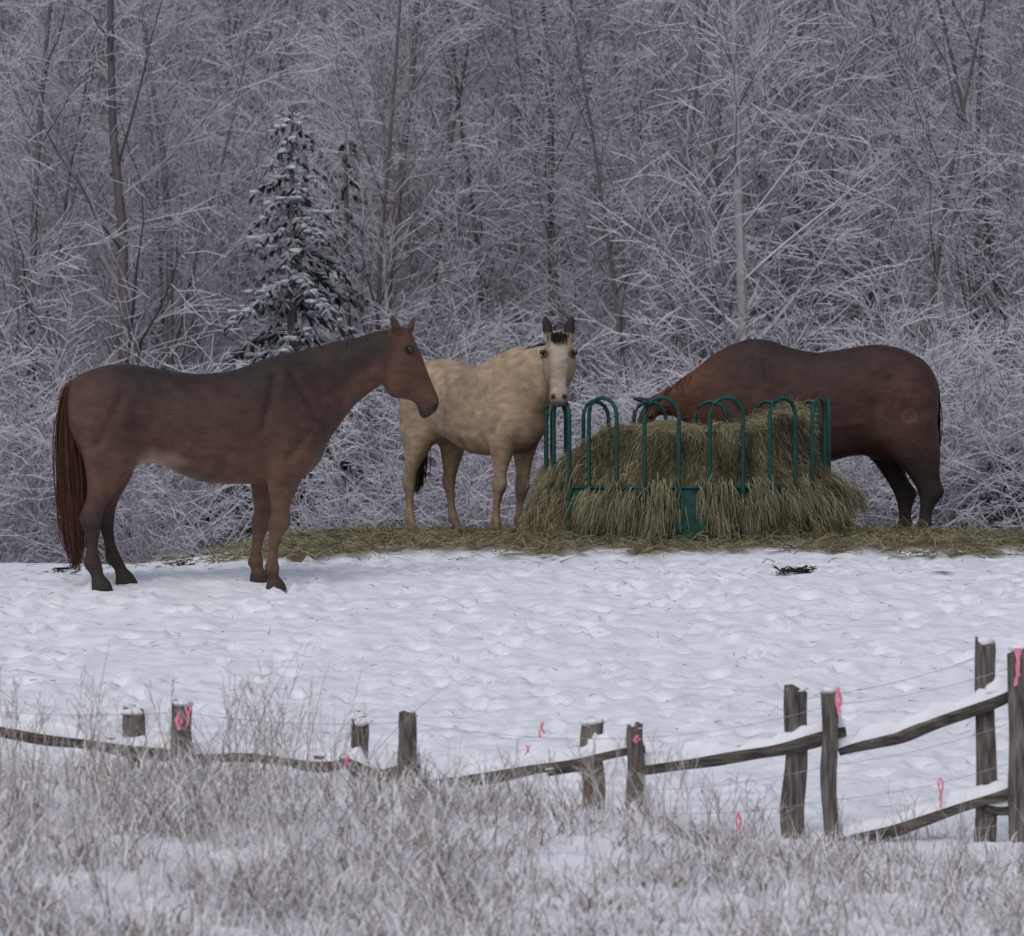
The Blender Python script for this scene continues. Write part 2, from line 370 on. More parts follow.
# --- horse 3
T3=[(939,394,938,420,.07),(936,376,933,442,.17),(922,358,920,460,.25),(898,347,892,464,.28),(872,344,862,455,.28),(846,348,836,460,.29),(820,352,812,468,.30),(795,348,790,474,.29),(770,340,766,476,.27),(752,338,745,474,.24),(732,352,724,468,.20),(720,368,714,456,.15),(712,384,708,440,.09)]
NK3=[(775,342,738,460,.14),(760,338,722,455,.16),(744,338,706,446,.155),(726,346,694,432,.135),(706,358,684,422,.11),(690,371,672,416,.095),(675,384,658,416,.08),(661,395,648,422,.07)]
H3=[(666,390,652,422,.06),(652,396,652,430,.078),(643,406,655,440,.09),(637,420,653,450,.085),(633,434,646,460,.068),(630,448,641,470,.056),(628,462,638,479,.052),(628,470,636,483,.04)]
L3=[[(862,936,415,.15,.13),(862,939,436,.14,.14),(882,939,452,.105,.15),(898,938,465,.07,.155),(910,939,478,.05,.16),(916,943,489,.045,.16),(918,934,500,.031,.16),(917,930,510,.027,.16),(914,930,518,.036,.16),(912,925,523,.03,.16),(907,926,530,.052,.16)],
    [(858,925,415,.14,-.13),(860,916,436,.13,-.14),(866,905,452,.093,-.14),(878,906,465,.066,-.155),(888,911,478,.05,-.16),(895,919,489,.045,-.16),(899,915,500,.031,-.16),(900,913,510,.027,-.16),(899,915,518,.035,-.16),(898,911,523,.029,-.16),(894,913,530,.05,-.16)],
    [(718,770,430,.13,.13),(720,772,455,.12,.14),(728,768,475,.09,.14),(734,764,488,.066,.14),(740,760,498,.05,.14),(743,757,508,.036,.14),(743,757,520,.036,.14),(738,756,530,.05,.14)],
    [(728,780,430,.13,-.13),(730,782,455,.12,-.14),(742,780,475,.09,-.14),(750,778,488,.066,-.14),(756,774,498,.05,-.14),(758,772,508,.036,-.14),(758,772,520,.036,-.14),(754,772,530,.05,-.14)]]
def col3(p,q):
    c=(.050,.024,.018)
    c=mixc(c,(.022,.015,.013),ss(1.1,1.5,p.z+.15*N3(p.x*3,p.y,p.z*3))*.75)
    c=mixc(c,(.11,.042,.023),ss(.75,1.15,p.x)*.75)
    c=mixc(c,(.022,.016,.015),ss(1.42,1.52,p.x)*.8)
    c=mixc(c,(.085,.038,.026),math.exp(-((p.x+.55)/.22)**2-((p.z-1.1)/.3)**2)*.6)
    c=mixc(c,(.013,.010,.010),ss(.68,.42,p.z)*.9)
    d=abs(math.hypot(p.x+.62,p.z-.92)-.05)
    if p.y>0: c=mixc((.10,.06,.045),c,ss(.006,.02,d)*.6+.4)
    c=mixc(c,(.03,.024,.022),ss(.11,.05,p.z)*.8)
    return c
s3=F/36.5
W3=Matrix.Translation(((830-512)/F*36.5,36.5,-(530-468)/F*36.5))@Matrix.Rotation(math.radians(180),4,'Z')
build_horse('bay_horse',T3,NK3,H3,L3,830,530,s3,True,W3,col3,
    ears=[(656,398,.05,-17,5,.05,1.1),(652,402,-.05,-18,-4,-.03,1.1)],extras=[((897,395,.13),.22,.15,.22),((897,395,-.13),.22,.15,.22),((748,400,.1),.13,.12,.25)],eye=(647,416,.088),headyaw=math.radians(14),neckrel=False,
    tail=[(932,380,.02,0),(934,392,.025,0),(935,420,.03,0),(933,445,.04,0),(931,468,.035,0),(930,482,.015,0)],tailcol=(.022,.013,.012),
    mane=[(752,339,664,392,460,.5,.13,(.085,.034,.02),False)])

# ------------------------------------------------------------------ ground
def axis(segs):
    out=[]
    for a,b,st in segs:
        n=max(1,int(round((b-a)/st)))
        out += [a+(b-a)*i/n for i in range(n)]
    out.append(segs[-1][1]); return out
xs = axis([(-300,-60,40),(-60,-20,8),(-20,-8,1.5),(-8,-4.6,.3),(-4.6,4.6,.04),(4.6,8,.3),(8,20,1.5),(20,60,8),(60,300,40)])
ys = axis([(-60,0,15),(0,14,2),(14,16.5,.3),(16.5,23,.07),(23,31.5,.045),(31.5,39,.1),(39,46,.5),(46,100,2),(100,300,15)])
mb=MB()
def haymask(x,y):
    d = math.hypot((x-1.36)/1.0,(y-34.9)/.9)
    m = 1.1*(1-ss(1.2,2.6,d))
    band = ss(-3.0,-1.3,x)*ss(31.2,33.4,y+.9*N3(x*.9,3.3))*(1-ss(37.5,39,y))
    m = max(m, band*.85)
    return m + .55*N3(x*2.3,y*1.6,5)+.4*N3(x*6,y*4,9) - .35
pr=random.Random(17); grid={}
def addp(a,b,r): grid.setdefault((math.floor(a*2),math.floor(b*2)),[]).append((a,b,r))
for tr in range(26):
    x=pr.uniform(-4,4); y=pr.uniform(23.5,31); a=pr.uniform(0,6.28)
    for k in range(26):
        a+=pr.gauss(0,.18); x+=math.cos(a)*.33; y+=math.sin(a)*.4
        addp(x+pr.gauss(0,.1),y+pr.gauss(0,.1),pr.uniform(.045,.08))
for k in range(900): addp(pr.uniform(-4.5,4.5),pr.uniform(23,32.5),pr.uniform(.03,.08))
def prints(x,y):
    gx,gy=math.floor(x*2),math.floor(y*2); z=0
    for i in (-1,0,1):
        for j in (-1,0,1):
            for (a,b,r) in grid.get((gx+i,gy+j),()):
                d=math.hypot(x-a,(y-b)*.8)/r
                if d<2: z+= -.045*(1-ss(.4,1.1,d))+.014*math.exp(-((d-1.35)/.3)**2)
    return max(z,-.055)
for y in ys:
    for x in xs:
        z=terrain(x,y)
        col=(.76,.782,.84)
        if 16<y<33 and abs(x)<8:
            z += .022*N3(x*3.1,y*2.2,2)+.018*N3(x*8,y*6,4)+.010*N3(x*17,y*13,4)
            if y>22.5: z+=prints(x,y)*(1-ss(31.5,33,y))
            else: z += .04*N3(x*2.3,y*2.3,1)+.03*N3(x*9,y*9,6)
        if 30<y<40 and abs(x)<8:
            h=ss(-.05,.4,haymask(x,y))
            z += .01*N3(x*8,y*6,4)+.03*h*(1+N3(x*9,y*9))
            col=tuple(a*(1-h)+b*h for a,b in zip(col,(.15,.125,.07)))
        if y<23:
            g=ss(.0,.5,N3(x*3,y*3,3)+.35*N3(x*11,y*11,3))*ss(23,20.5,y)*.35
            col=tuple(a*(1-g)+b*g for a,b in zip(col,(.45,.40,.38)))
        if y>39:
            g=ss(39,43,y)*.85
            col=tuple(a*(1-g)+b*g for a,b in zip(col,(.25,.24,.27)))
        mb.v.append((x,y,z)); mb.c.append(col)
nx=len(xs)
for j in range(len(ys)-1):
    fm=1 if ys[j]>41 else 0
    for i in range(nx-1):
        a=j*nx+i; mb.f.append((a,a+1,a+1+nx,a+nx)); mb.m.append(fm)
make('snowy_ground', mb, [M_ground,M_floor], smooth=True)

# ------------------------------------------------------------------ trees
def grow(mb, p, d, L, r, lvl, cfg, rng):
    nseg=cfg['seg'][lvl]; pts=[p.copy()]; dd=d.copy(); dirs=[dd.copy()]
    for i in range(nseg):
        wv=cfg['wander'][lvl]
        dd=(dd+Vector((rng.gauss(0,wv),rng.gauss(0,wv),rng.gauss(0,wv)+cfg['up'][lvl]))).normalized()
        p=p+dd*(L/nseg); pts.append(p); dirs.append(dd.copy())
    rr=[max(r*(1-.85*i/nseg),cfg['rmin']) for i in range(nseg+1)]
    tube(mb, pts, rr, 6 if (lvl==0 and r>.03) else 3, cfg['mat'][lvl])
    if lvl>=len(cfg['n']): return
    n=cfg['n'][lvl]
    for k in range(n):
        t=cfg['t0'][lvl]+(1-cfg['t0'][lvl])*(k+rng.random())/n
        q=t*nseg; i=min(int(q),nseg-1); f=q-i
        s=pts[i].lerp(pts[i+1],f); bd=dirs[i+1]
        ang=math.radians(rng.uniform(*cfg['ang'][lvl]))
        perp=bd.cross(Vector((rng.gauss(0,1),rng.gauss(0,1),rng.gauss(0,1)))).normalized()
        nd=(bd*math.cos(ang)+perp*math.sin(ang)).normalized()
        grow(mb,s,nd,cfg['len'][lvl]*rng.uniform(.6,1.2)*(1-.55*t),max(rr[i]*.4,cfg['rmin']*1.15),lvl+1,cfg,rng)
TREE=dict(seg=[9,5,3,2],wander=[.05,.11,.15,.2],up=[.02,.06,.02,-.02],rmin=.0044,mat=[0,0,1,1],n=[34,8,6],t0=[.1,.2,.15],
          ang=[(30,62),(25,55),(25,60)],len=[3.2,1.4,.6])
SHRUB=dict(seg=[6,3,2],wander=[.08,.14,.2],up=[-.01,-.02,-.03],rmin=.0042,mat=[1,1,1],n=[10,8],t0=[.15,.1],ang=[(25,60),(30,65)],len=[1.3,.5])
col=bpy.data.collections.new('forest_templates')
rng=random.Random(3)
for k in range(5):
    m=MB(); cfg=dict(TREE)
    grow(m,Vector((0,0,-.3)),Vector((rng.gauss(0,.06),rng.gauss(0,.06),1)).normalized(),rng.uniform(9,12),rng.uniform(.04,.065),0,cfg,rng)
    col.objects.link(make('t%02d_tree'%k,m,[M_bark,M_twig],link=False))
for k in range(4):
    m=MB()
    for s in range(16):
        a=rng.random()*6.283; tl=rng.uniform(.1,.75)
        grow(m,Vector((rng.gauss(0,.35),rng.gauss(0,.35),-.1)),Vector((math.cos(a)*tl,math.sin(a)*tl,1)).normalized(),rng.uniform(1.6,3.1),.010,0,SHRUB,rng)
    col.objects.link(make('t%02d_shrub'%(k+5),m,[M_bark,M_twig],link=False))
pv=[];rz=[];sl=[];ix=[]
SPY=44.5; SPX=(292-512)/F*SPY
BIX,BIY=.0515*43.5,43.5
def blocked(x,y,kind):
    for cx,cy,w in ((SPX,SPY,1.1),(BIX,BIY,.1)):
        cc=cx/cy*y
        if kind<5:
            if y<cy+2.4 and abs(x-cc)<w+1.7: return True
        elif 42.2<y<cy+1 and abs(x-cc)<w+.9: return True
    return False
def scatter(n,y0,y1,kinds,smin,smax):
    c=0
    while c<n:
        y=y0+(y1-y0)*(c+rng.random())/n; hw=.114*y+3.0; x=rng.uniform(-hw,hw); kd=rng.choice(kinds)
        if blocked(x,y,kd): continue
        pv.append((x,y,terrain(x,y)-.05)); rz.append((rng.gauss(0,.05),rng.gauss(0,.05),rng.random()*6.28))
        s=rng.uniform(smin,smax)*(.8 if (kd>4 and y<42.2) else 1); sl.append((s,s,s)); ix.append(kd); c+=1
scatter(66,45,60,[0,1,2,3,4],.6,1.0)
scatter(115,60,98,[0,1,2,3,4],.9,1.3)
scatter(72,41,50,[5,6,7,8],.6,1.1)
scatter(95,50,98,[5,6,7,8],1.2,2.0)
me=bpy.data.meshes.new('forest'); me.from_pydata(pv,[],[])
a=me.attributes.new('rotv','FLOAT_VECTOR','POINT'); a.data.foreach_set('vector',[c for v in rz for c in v])
a=me.attributes.new('sclv','FLOAT_VECTOR','POINT'); a.data.foreach_set('vector',[c for v in sl for c in v])
a=me.attributes.new('idx','INT','POINT'); a.data.foreach_set('value',ix)
fo=bpy.data.objects.new('forest',me); sc.collection.objects.link(fo)
ng=bpy.data.node_groups.new('forest_gn','GeometryNodeTree')
ng.interface.new_socket('Geometry',in_out='INPUT',socket_type='NodeSocketGeometry')
ng.interface.new_socket('Geometry',in_out='OUTPUT',socket_type='NodeSocketGeometry')
gi=ng.nodes.new('NodeGroupInput'); go=ng.nodes.new('NodeGroupOutput')
ci=ng.nodes.new('GeometryNodeCollectionInfo'); ci.inputs['Collection'].default_value=col
ci.inputs['Separate Children'].default_value=True; ci.inputs['Reset Children'].default_value=True
io=ng.nodes.new('GeometryNodeInstanceOnPoints'); io.inputs['Pick Instance'].default_value=True
ng.links.new(gi.outputs[0],io.inputs['Points']); ng.links.new(ci.outputs[0],io.inputs['Instance'])
for nm,ty,sk in (('rotv','FLOAT_VECTOR','Rotation'),('sclv','FLOAT_VECTOR','Scale'),('idx','INT','Instance Index')):
    na=ng.nodes.new('GeometryNodeInputNamedAttribute'); na.data_type=ty; na.inputs['Name'].default_value=nm
    ng.links.new(na.outputs[0],io.inputs[sk])
ng.links.new(io.outputs[0],go.inputs[0])
md=fo.modifiers.new('inst','NODES'); md.node_group=ng

m=MB(); cfg=dict(TREE); cfg['wander']=[.013,.1,.15,.2]; cfg['up']=[.05,.06,.02,-.02]; cfg['rmin']=.0046; cfg['n']=[34,7,5]; cfg['mat']=[2,1,1,1]
cfg['ang']=[(35,60),(30,60),(30,65)]; cfg['len']=[2.6,1.2,.6]
grow(m,Vector((0,0,-.2)),Vector((0,0,1)),9.0,.068,0,cfg,rng)
make('birch_tree',m,[M_bark,M_twig,M_birch],loc=(BIX,BIY,terrain(BIX,BIY)))
for px,y,L,r in ((118,46,9,.08),(28,46,8,.06),(365,49,10,.06),(560,50,10,.05),(985,47,9,.05),(880,46,8,.045),(170,47,9,.05)):
    m=MB(); x=(px-512)/F*y; cfg=dict(TREE); cfg['n']=[26,6,5]
    grow(m,Vector((0,0,-.2)),Vector((rng.gauss(0,.05),0,1)).normalized(),L,r,0,cfg,rng)
    make('bare_tree',m,[M_bark,M_twig],loc=(x,y,terrain(x,y)))

def spruce(name,px,y,ztop,rad,rng,snow=.6,dens=26):
    x=(px-512)/F*y; z0=terrain(x,y)-.1; H=ztop-z0; m=MB()
    tube(m,[Vector((0,0,0)),Vector((0,0,H*.6)),Vector((0,0,H))],[.09,.05,.01],7,0)
    nb=int(H*dens)
    for i in range(nb):
        t=(i+rng.random())/nb; z=H*(.06+.93*t); a=i*2.399+rng.gauss(0,.3)
        L=rad*((1-t)**.6)*rng.uniform(.35,1.3)+.1
        n=max(3,int(L/.11)); d=Vector((math.cos(a),math.sin(a),0)); p=Vector((0,0,z)); sl=.2; pts=[p.copy()]
        for k in range(n):
            sl-= .95/n + rng.gauss(0,.06)
            p=p+(d+Vector((0,0,sl))).normalized()*(L/n); pts.append(p.copy())
        tube(m,pts,[.012*(1-.7*k/n) for k in range(n+1)],3,0)
        side=Vector((-d.y,d.x,0))
        for k in range(1,n+1):
            w=.24*(1-.5*k/n)*min(1,L*1.3)
            for sgn in (-1,1):
                for q in range(4):
                    s0=pts[k]; dr=(side*sgn*rng.uniform(.3,1.1)+d*rng.uniform(.2,.9)+Vector((0,0,rng.uniform(-.95,.1)))).normalized()
                    ln=w*rng.uniform(.5,1.3); nrm=dr.cross(Vector((0,0,1))).normalized()
                    e=s0+dr*ln; mid=s0+dr*ln*.5
                    b=len(m.v); hw=.012+.012*rng.random()
                    m.v += [s0, mid+nrm*hw+Vector((0,0,-.01)), e+Vector((0,0,-.03)), mid-nrm*hw+Vector((0,0,-.012)), mid+Vector((0,0,.010))]
                    for f in ((b,b+1,b+4),(b+1,b+2,b+4),(b+2,b+3,b+4),(b+3,b,b+4)): m.f.append(f); m.m.append(1)
                    b=len(m.v)
                    m.v += [s0, mid+Vector((0,0,-.06)), e+Vector((0,0,-.05))]; m.f.append((b,b+1,b+2)); m.m.append(1)
            for q in range(2):
                if rng.random()<snow:
                    blob(m,pts[k]+Vector((0,0,.015))+side*rng.gauss(0,.07)+d*rng.gauss(0,.03),.042*rng.uniform(.4,1.6),.042*rng.uniform(.4,1.6),.02,rng,6,4,.45,2)
    make(name,m,[M_bark,M_needle,M_clump],loc=(x,y,z0))
spruce('spruce_tree',292,SPY,3.55,.98,rng,.48,23)
spruce('spruce_tree',346,46.6,3.5,.34,rng,.0,16)
spruce('spruce_tree',1003,42,.25,.8,rng,.4)
spruce('spruce_tree',985,47,2.9,.4,rng,.2,12)

# ------------------------------------------------------------------ hay feeder
cx,cy=1.36,35.0
gz=terrain(cx,cy); RF=1.09
fd=empty('bale_feeder',(cx,cy,gz))
m=MB()
def circ(r,z,rt,mb):
    n=72; pts=[Vector((r*math.cos(2*math.pi*i/n),r*math.sin(2*math.pi*i/n),z)) for i in range(n+1)]
    tube(mb,pts,[rt]*(n+1),6,0)
circ(RF,.03,.016,m); circ(RF,.40,.016,m)
make('ring_rails',m,[M_green],parent=fd,smooth=True)
m=MB(); n=96
for i in range(n+1):
    a=2*math.pi*i/n
    for z in (.04,.39):
        m.v.append(Vector(((RF-.004)*math.cos(a),(RF-.004)*math.sin(a),z)))
for i in range(n): m.f.append((2*i,2*i+2,2*i+3,2*i+1))
make('sheet_panel',m,[M_green],parent=fd,smooth=True)
m=MB(); NH=14
for h in range(NH):
    a0=math.radians(-90-12.2+360/NH*h); hw=.13/RF; top=1.08
    prof=[(-hw,.03)]+[(-hw,z) for z in (.44,.7)]+[(-hw,top-.13)]
    prof+=[(hw*math.cos(math.pi-math.pi*k/8),top-.13+.13*math.sin(math.pi*k/8)) for k in range(1,8)]
    prof+=[(hw,top-.13),(hw,.7),(hw,.44),(hw,.03)]
    pts=[Vector(((RF+.012)*math.cos(a0+a),(RF+.012)*math.sin(a0+a),z)) for a,z in prof]
    tube(m,pts,[.0165]*len(pts),7,0)
make('hoops',m,[M_green],parent=fd,smooth=True)

hy=random.Random(11)
def hay_top(r,a):
    x=r*math.cos(a); y=r*math.sin(a)
    z=.80+.18*ss(.3,.9,x)-.22*ss(-.5,-1.0,x)
    z+=.10*N3(x*2.2,y*2.2,2)+.05*N3(x*7,y*7,2)
    return z
def adif(a,b): return abs((a-b+math.pi)%(2*math.pi)-math.pi)
BUL=((-2.15,.15,.2),(-1.80,.10,.17),(-1.42,.09,.14),(-1.10,.15,.2),(-.8,.1,.1))
def hay_rad(a,z):
    ca,sa=math.cos(a),math.sin(a)
    k=.94+.04*N3(ca*2.5,sa*2.5,z*1.5)+.04*N3(ca*7,sa*7,z*2)
    k+= .36*ss(.72,.22,z)*math.exp(-(adif(a,-.30)/.5)**2)
    k+= .36*ss(.65,.2,z)*math.exp(-(adif(a,-2.88)/.40)**2)
    for c,w,am in BUL:
        k+= am*ss(.52,.2,z)*math.exp(-(adif(a,c)/w)**2)
    return k
m=MB(); na=96
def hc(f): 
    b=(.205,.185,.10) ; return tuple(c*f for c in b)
for i in range(14):
    for j in range(na):
        a=2*math.pi*j/na; zt=hay_top(.90,a); z=zt*i/13; r=hay_rad(a,z)*(1-.07*(i/13)**4)
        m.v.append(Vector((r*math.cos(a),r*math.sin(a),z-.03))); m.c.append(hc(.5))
for i in range(1,10):
    for j in range(na):
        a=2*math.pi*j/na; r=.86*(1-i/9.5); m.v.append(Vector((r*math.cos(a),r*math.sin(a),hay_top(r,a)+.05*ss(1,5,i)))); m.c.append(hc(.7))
for i in range(22):
    for j in range(na):
        a=i*na+j;b=i*na+(j+1)%na; m.f.append((a,b,b+na,a+na)); m.m.append(0)
def strand(m,p,d,L,curl,w,f,k=3):
    pts=[p]; dd=d.copy()
    for q in range(k):
        p=p+dd.normalized()*L/k; pts.append(p); dd=dd+curl+Vector((hy.gauss(0,.25),hy.gauss(0,.25),hy.gauss(0,.2)))
    sd=dd.cross(Vector((hy.gauss(0,1),hy.gauss(0,1),hy.gauss(0,1)))).normalized()
    g=hy.random()
    c=(.265*f,(.252-.02*g)*f,(.135+.04*g)*f)
    ribbon(m,pts,w,sd,c)
for i in range(27000):
    a=-math.pi/2+hy.gauss(0,1.15)
    zt=hay_top(.90,a)
    z=zt*hy.random()**.75
    r=hay_rad(a,z)
    cl=N3(math.cos(a)*6,math.sin(a)*6,z*1.6)+.6*N3(math.cos(a)*2.3,math.sin(a)*2.3,z*3+4)
    front = z>.35 and adif(a,-1.45)<.95
    o_=.12 if front else .35
    p=Vector(((r-.03)*math.cos(a),(r-.03)*math.sin(a),z+.03))
    d=Vector((math.cos(a)*o_,math.sin(a)*o_,hy.uniform(-.9,.4)))+Vector((hy.gauss(0,.45),hy.gauss(0,.2 if front else .35),0))
    strand(m,p,d,hy.uniform(.05,.14 if front else .19),Vector((0,0,-.6)),.0065,hy.uniform(.35,1.2)*(1+.8*cl))
for i in range(6500):
    a=hy.random()*2*math.pi; r=math.sqrt(hy.random())*.93
    p=Vector((r*math.cos(a),r*math.sin(a),hay_top(r,a)+.01))
    d=Vector((hy.gauss(0,1),hy.gauss(0,1),hy.uniform(0,.8)))
    strand(m,p,d,hy.uniform(.06,.18),Vector((0,0,-.5)),.007,hy.uniform(.5,1.3))
TF=[]
while len(TF)<40:
    a=-math.pi/2+hy.gauss(0,1.2)
    z0=hy.uniform(.15,.42) if adif(a,-1.45)<.95 else hy.uniform(.3,.6)
    if adif(a,-1.62)<.08: continue
    TF.append((a,z0))
for c,w,am in BUL: TF+=[(c,.44),(c+.04,.36),(c-.05,.3)]
for a,z0 in TF:
    wd=hy.uniform(.03,.06); out=hy.uniform(.02,.11)
    for i in range(75):
        aa=a+hy.gauss(0,wd); r=max(hay_rad(aa,z0)+hy.uniform(0,.05),1.06 if z0<.45 else 0)
        p=Vector((r*math.cos(aa),r*math.sin(aa),z0+hy.gauss(0,.03)))
        strand(m,p,Vector((math.cos(aa)*(.3+out*8),math.sin(aa)*(.3+out*8),.1)),hy.uniform(.12,.34),Vector((-math.cos(aa)*.1,-math.sin(aa)*.1,-1.0)),.007,hy.uniform(.4,1.3),4)
make('hay_bale',m,[M_hay],loc=(cx,cy,gz))
m=MB()
c=0
while c<16000:
    x=hy.uniform(-3.4,5.2); y=hy.uniform(30.8,38.6)
    k=haymask(x,y)
    if hy.random()>ss(-.15,.4,k)+.012: continue
    p=Vector((x,y,terrain(x,y)+.02+.04*hy.random()))
    d=Vector((hy.gauss(0,1),hy.gauss(0,1),hy.uniform(0,.7)))
    strand(m,p,d,hy.uniform(.06,.2),Vector((0,0,-.35)),.009,hy.uniform(.35,1.2),2); c+=1
for (gx,gy,n) in ((1.95,30.4,110),(1.84,30.3,60),(-3.05,30.6,60),(-2.3,31.5,40)):
    for i in range(n):
        x=gx+hy.gauss(0,.04); y=gy+hy.gauss(0,.06)
        strand(m,Vector((x,y,terrain(x,y)+.01+.04*hy.random())),Vector((hy.gauss(0,1),hy.gauss(0,1),.3)),.05,Vector((0,0,-.3)),.014,.12,2)
for i in range(300):
    x=hy.uniform(-3.5,3.5); y=hy.uniform(25,31.5)
    strand(m,Vector((x,y,terrain(x,y)+.02)),Vector((hy.gauss(0,1),hy.gauss(0,1),.3)),.05,Vector((0,0,-.3)),.007,.9,2)
make('scattered_hay',m,[M_hay])

# ------------------------------------------------------------------ rail fence
fr=random.Random(21); FD=22.0; sF=F/FD
fence=empty('rail_fence')
def fx(px,y=FD): return (px-512)/F*y
def fz(py,y=FD): return -(py-468)/F*y
snowmb=MB()
def post(px,top,w,dy,lean=0):
    y=FD+dy; x=fx(px,y); zt=fz(top,y); zb=terrain(x,y)-.15; w=w/F*y; m=MB(); n=10; k=12; s=fr.random()*99
    for i in range(k+1):
        t=i/k; z=zb+(zt-zb)*t
        for j in range(n):
            a=2*math.pi*j/n; q=abs(math.cos(a))**4+abs(math.sin(a))**4; rr=w*.5/(q**.25)*(.97+.24*N3(j*1.3,t*2.5,s))
            zz=z+(.04*N3(j*.9,s)+.022*math.cos(a+s) if i==k else 0)
            m.v.append(Vector((rr*math.cos(a)+lean*t+.02*N3(t*3,s),rr*math.sin(a)*.9,zz-zb)))
    for i in range(k):
        for j in range(n):
            a=i*n+j;b=i*n+(j+1)%n; m.f.append((a,b,b+n,a+n))
    m.f.append(tuple(k*n+j for j in range(n)))
    make('post',m,[M_wood],parent=fence,loc=(x,y,zb))
    blob(snowmb,(x+lean,y,zt+.006),w*.5,w*.45,.02,fr,10,6,.3)
P=[(985,643,21,.08,0),(1019,650,23,-.08,0),(795,690,23,.08,.01),(831,692,16,-.09,-.01),(593,724,23,.08,.0),(636,727,17,-.09,-.005),
   (407,715,19,-.08,.0),(357,725,17,.08,.01),(181,705,21,-.08,.01),(133,714,22,.08,0),(1130,630,22,.08,0),(1165,630,20,-.08,0),(-70,700,20,0,0)]
for q in P: post(*q)
def rail(pa,pb,r,dy0=0,dy1=0,snow=1.0):
    r*=1.25
    y0=FD+dy0;y1=FD+dy1
    A=Vector((fx(pa[0],y0),y0,fz(pa[1],y0))); B=Vector((fx(pb[0],y1),y1,fz(pb[1],y1)))
    k=26; m=MB(); s=fr.random()*99; n=8; d=(B-A).normalized(); up=Vector((0,0,1)); sd=d.cross(up).normalized(); u2=sd.cross(d)
    cs=[]
    for i in range(k+1):
        t=i/k; c=A.lerp(B,t)+u2*(.035*N3(t*3,s)-.02*math.sin(math.pi*t))+sd*.02*N3(t*3,s+9); cs.append(c)
        rr=r*(1+.35*N3(t*4,s+3))*(.7+.3*min(1,8*t*(1-t)+.1))
        for j in range(n):
            a=2*math.pi*j/n; q=rr*(1+.45*N3(j*1.1,t*1.5,s+5))
            m.v.append(c+sd*q*math.cos(a)*.9+u2*q*math.sin(a))
    for i in range(k):
        for j in range(n):
            a=i*n+j;b=i*n+(j+1)%n; m.f.append((a,b,b+n,a+n))
    m.f.append(tuple(range(n))[::-1]); m.f.append(tuple(k*n+j for j in range(n)))
    make('rail',m,[M_woodr],parent=fence)
    b0=len(snowmb.v)
    K=k*3
    for i in range(K+1):
        t=i/K; q=t*k; ii=min(int(q),k-1); c=cs[ii].lerp(cs[ii+1],q-ii)
        h=snow*r*(.85+.9*N3(t*7,s+40)+.5*N3(t*21,s)); h=max(h,-.012)
        if i in(0,K): h=-.01
        for j in range(7):
            a=math.pi*j/6; m2=c+u2*(r*.62)+sd*r*.95*math.cos(a)+u2*(h*1.15*math.sin(a)-(.012 if j in(0,6) else 0))
            snowmb.v.append(m2)
    for i in range(K):
        for j in range(6):
            a=b0+i*7+j; snowmb.f.append((a,a+1,a+8,a+7))
rail((1035,680),(838,750),.034,0,0,1.0)
rail((1150,660),(985,694),.036,.02,.0)
rail((846,731),(632,768),.034,.0,.02)
rail((645,748),(418,782),.034,0,0)
rail((612,742),(545,768),.03,.03,.02)
rail((420,768),(340,762),.036,0,.02)
rail((345,762),(150,748),.034,.03,0,.9)
rail((190,752),(-40,726),.036,0,.03,1.0)
rail((1040,775),(815,850),.034,0,0)
rail((1060,800),(985,806),.03,.02,.02,.8)
rail((870,838),(765,856),.03,.0,.02)
snowmb.m=[]
make('snow_on_rails',snowmb,[M_snow],parent=fence,smooth=True)
m=MB()
def wire(a,b,dy=0,sag=.02):
    y=FD+dy; A=Vector((fx(a[0],y),y,fz(a[1],y)));B=Vector((fx(b[0],y),y,fz(b[1],y)))
    tube(m,[A.lerp(B,t/12)-Vector((0,0,sag*4*(t/12)*(1-t/12))) for t in range(13)],[.0014]*13,4)
for a,b in (((1019,665),(831,705)),((831,705),(636,738)),((636,738),(407,722)),((407,722),(181,712)),((181,712),(-70,705)),
            ((1019,720),(831,765)),((1019,760),(831,800)),((831,800),(636,812)),((985,655),(795,700)),((831,765),(636,790)),((1019,820),(831,842)),((1140,640),(1019,665))):
    wire(a,b,-.1 if a[0]!=985 else .08,.03)
make('fence_wire',m,[M_wire],parent=fence)
m=MB()
def rib(px,py,L,dy=-.14,w=.022):
    y=FD+dy; p=Vector((fx(px,y),y,fz(py,y))); L=L/F*y
    for q in range(2):
        pts=[p+Vector((.008*q+.008*math.sin(k*1.1+px+q*2),.01*q,-L*(1-.25*q)*k/5)) for k in range(6)]
        b0=len(m.v)
        for k,pp in enumerate(pts):
            a=.5*math.sin(k*.8+px+q); sd=Vector((math.cos(a),math.sin(a),.2))*w*.4
            m.v.append(pp-sd); m.v.append(pp+sd)
        for k in range(5): m.f.append((b0+2*k,b0+2*k+1,b0+2*k+3,b0+2*k+2))
rib(1017,648,38); rib(838,688,26); rib(178,712,18); rib(636,735,8); rib(541,722,16,-.1,.014); rib(527,745,10,-.1,.012); rib(738,812,24,-.1,.015); rib(940,778,30,-.1,.014); rib(346,755,14,-.1,.02); rib(187,706,22,-.14,.014)
make('pink_ribbons',m,[M_pink],parent=fence)

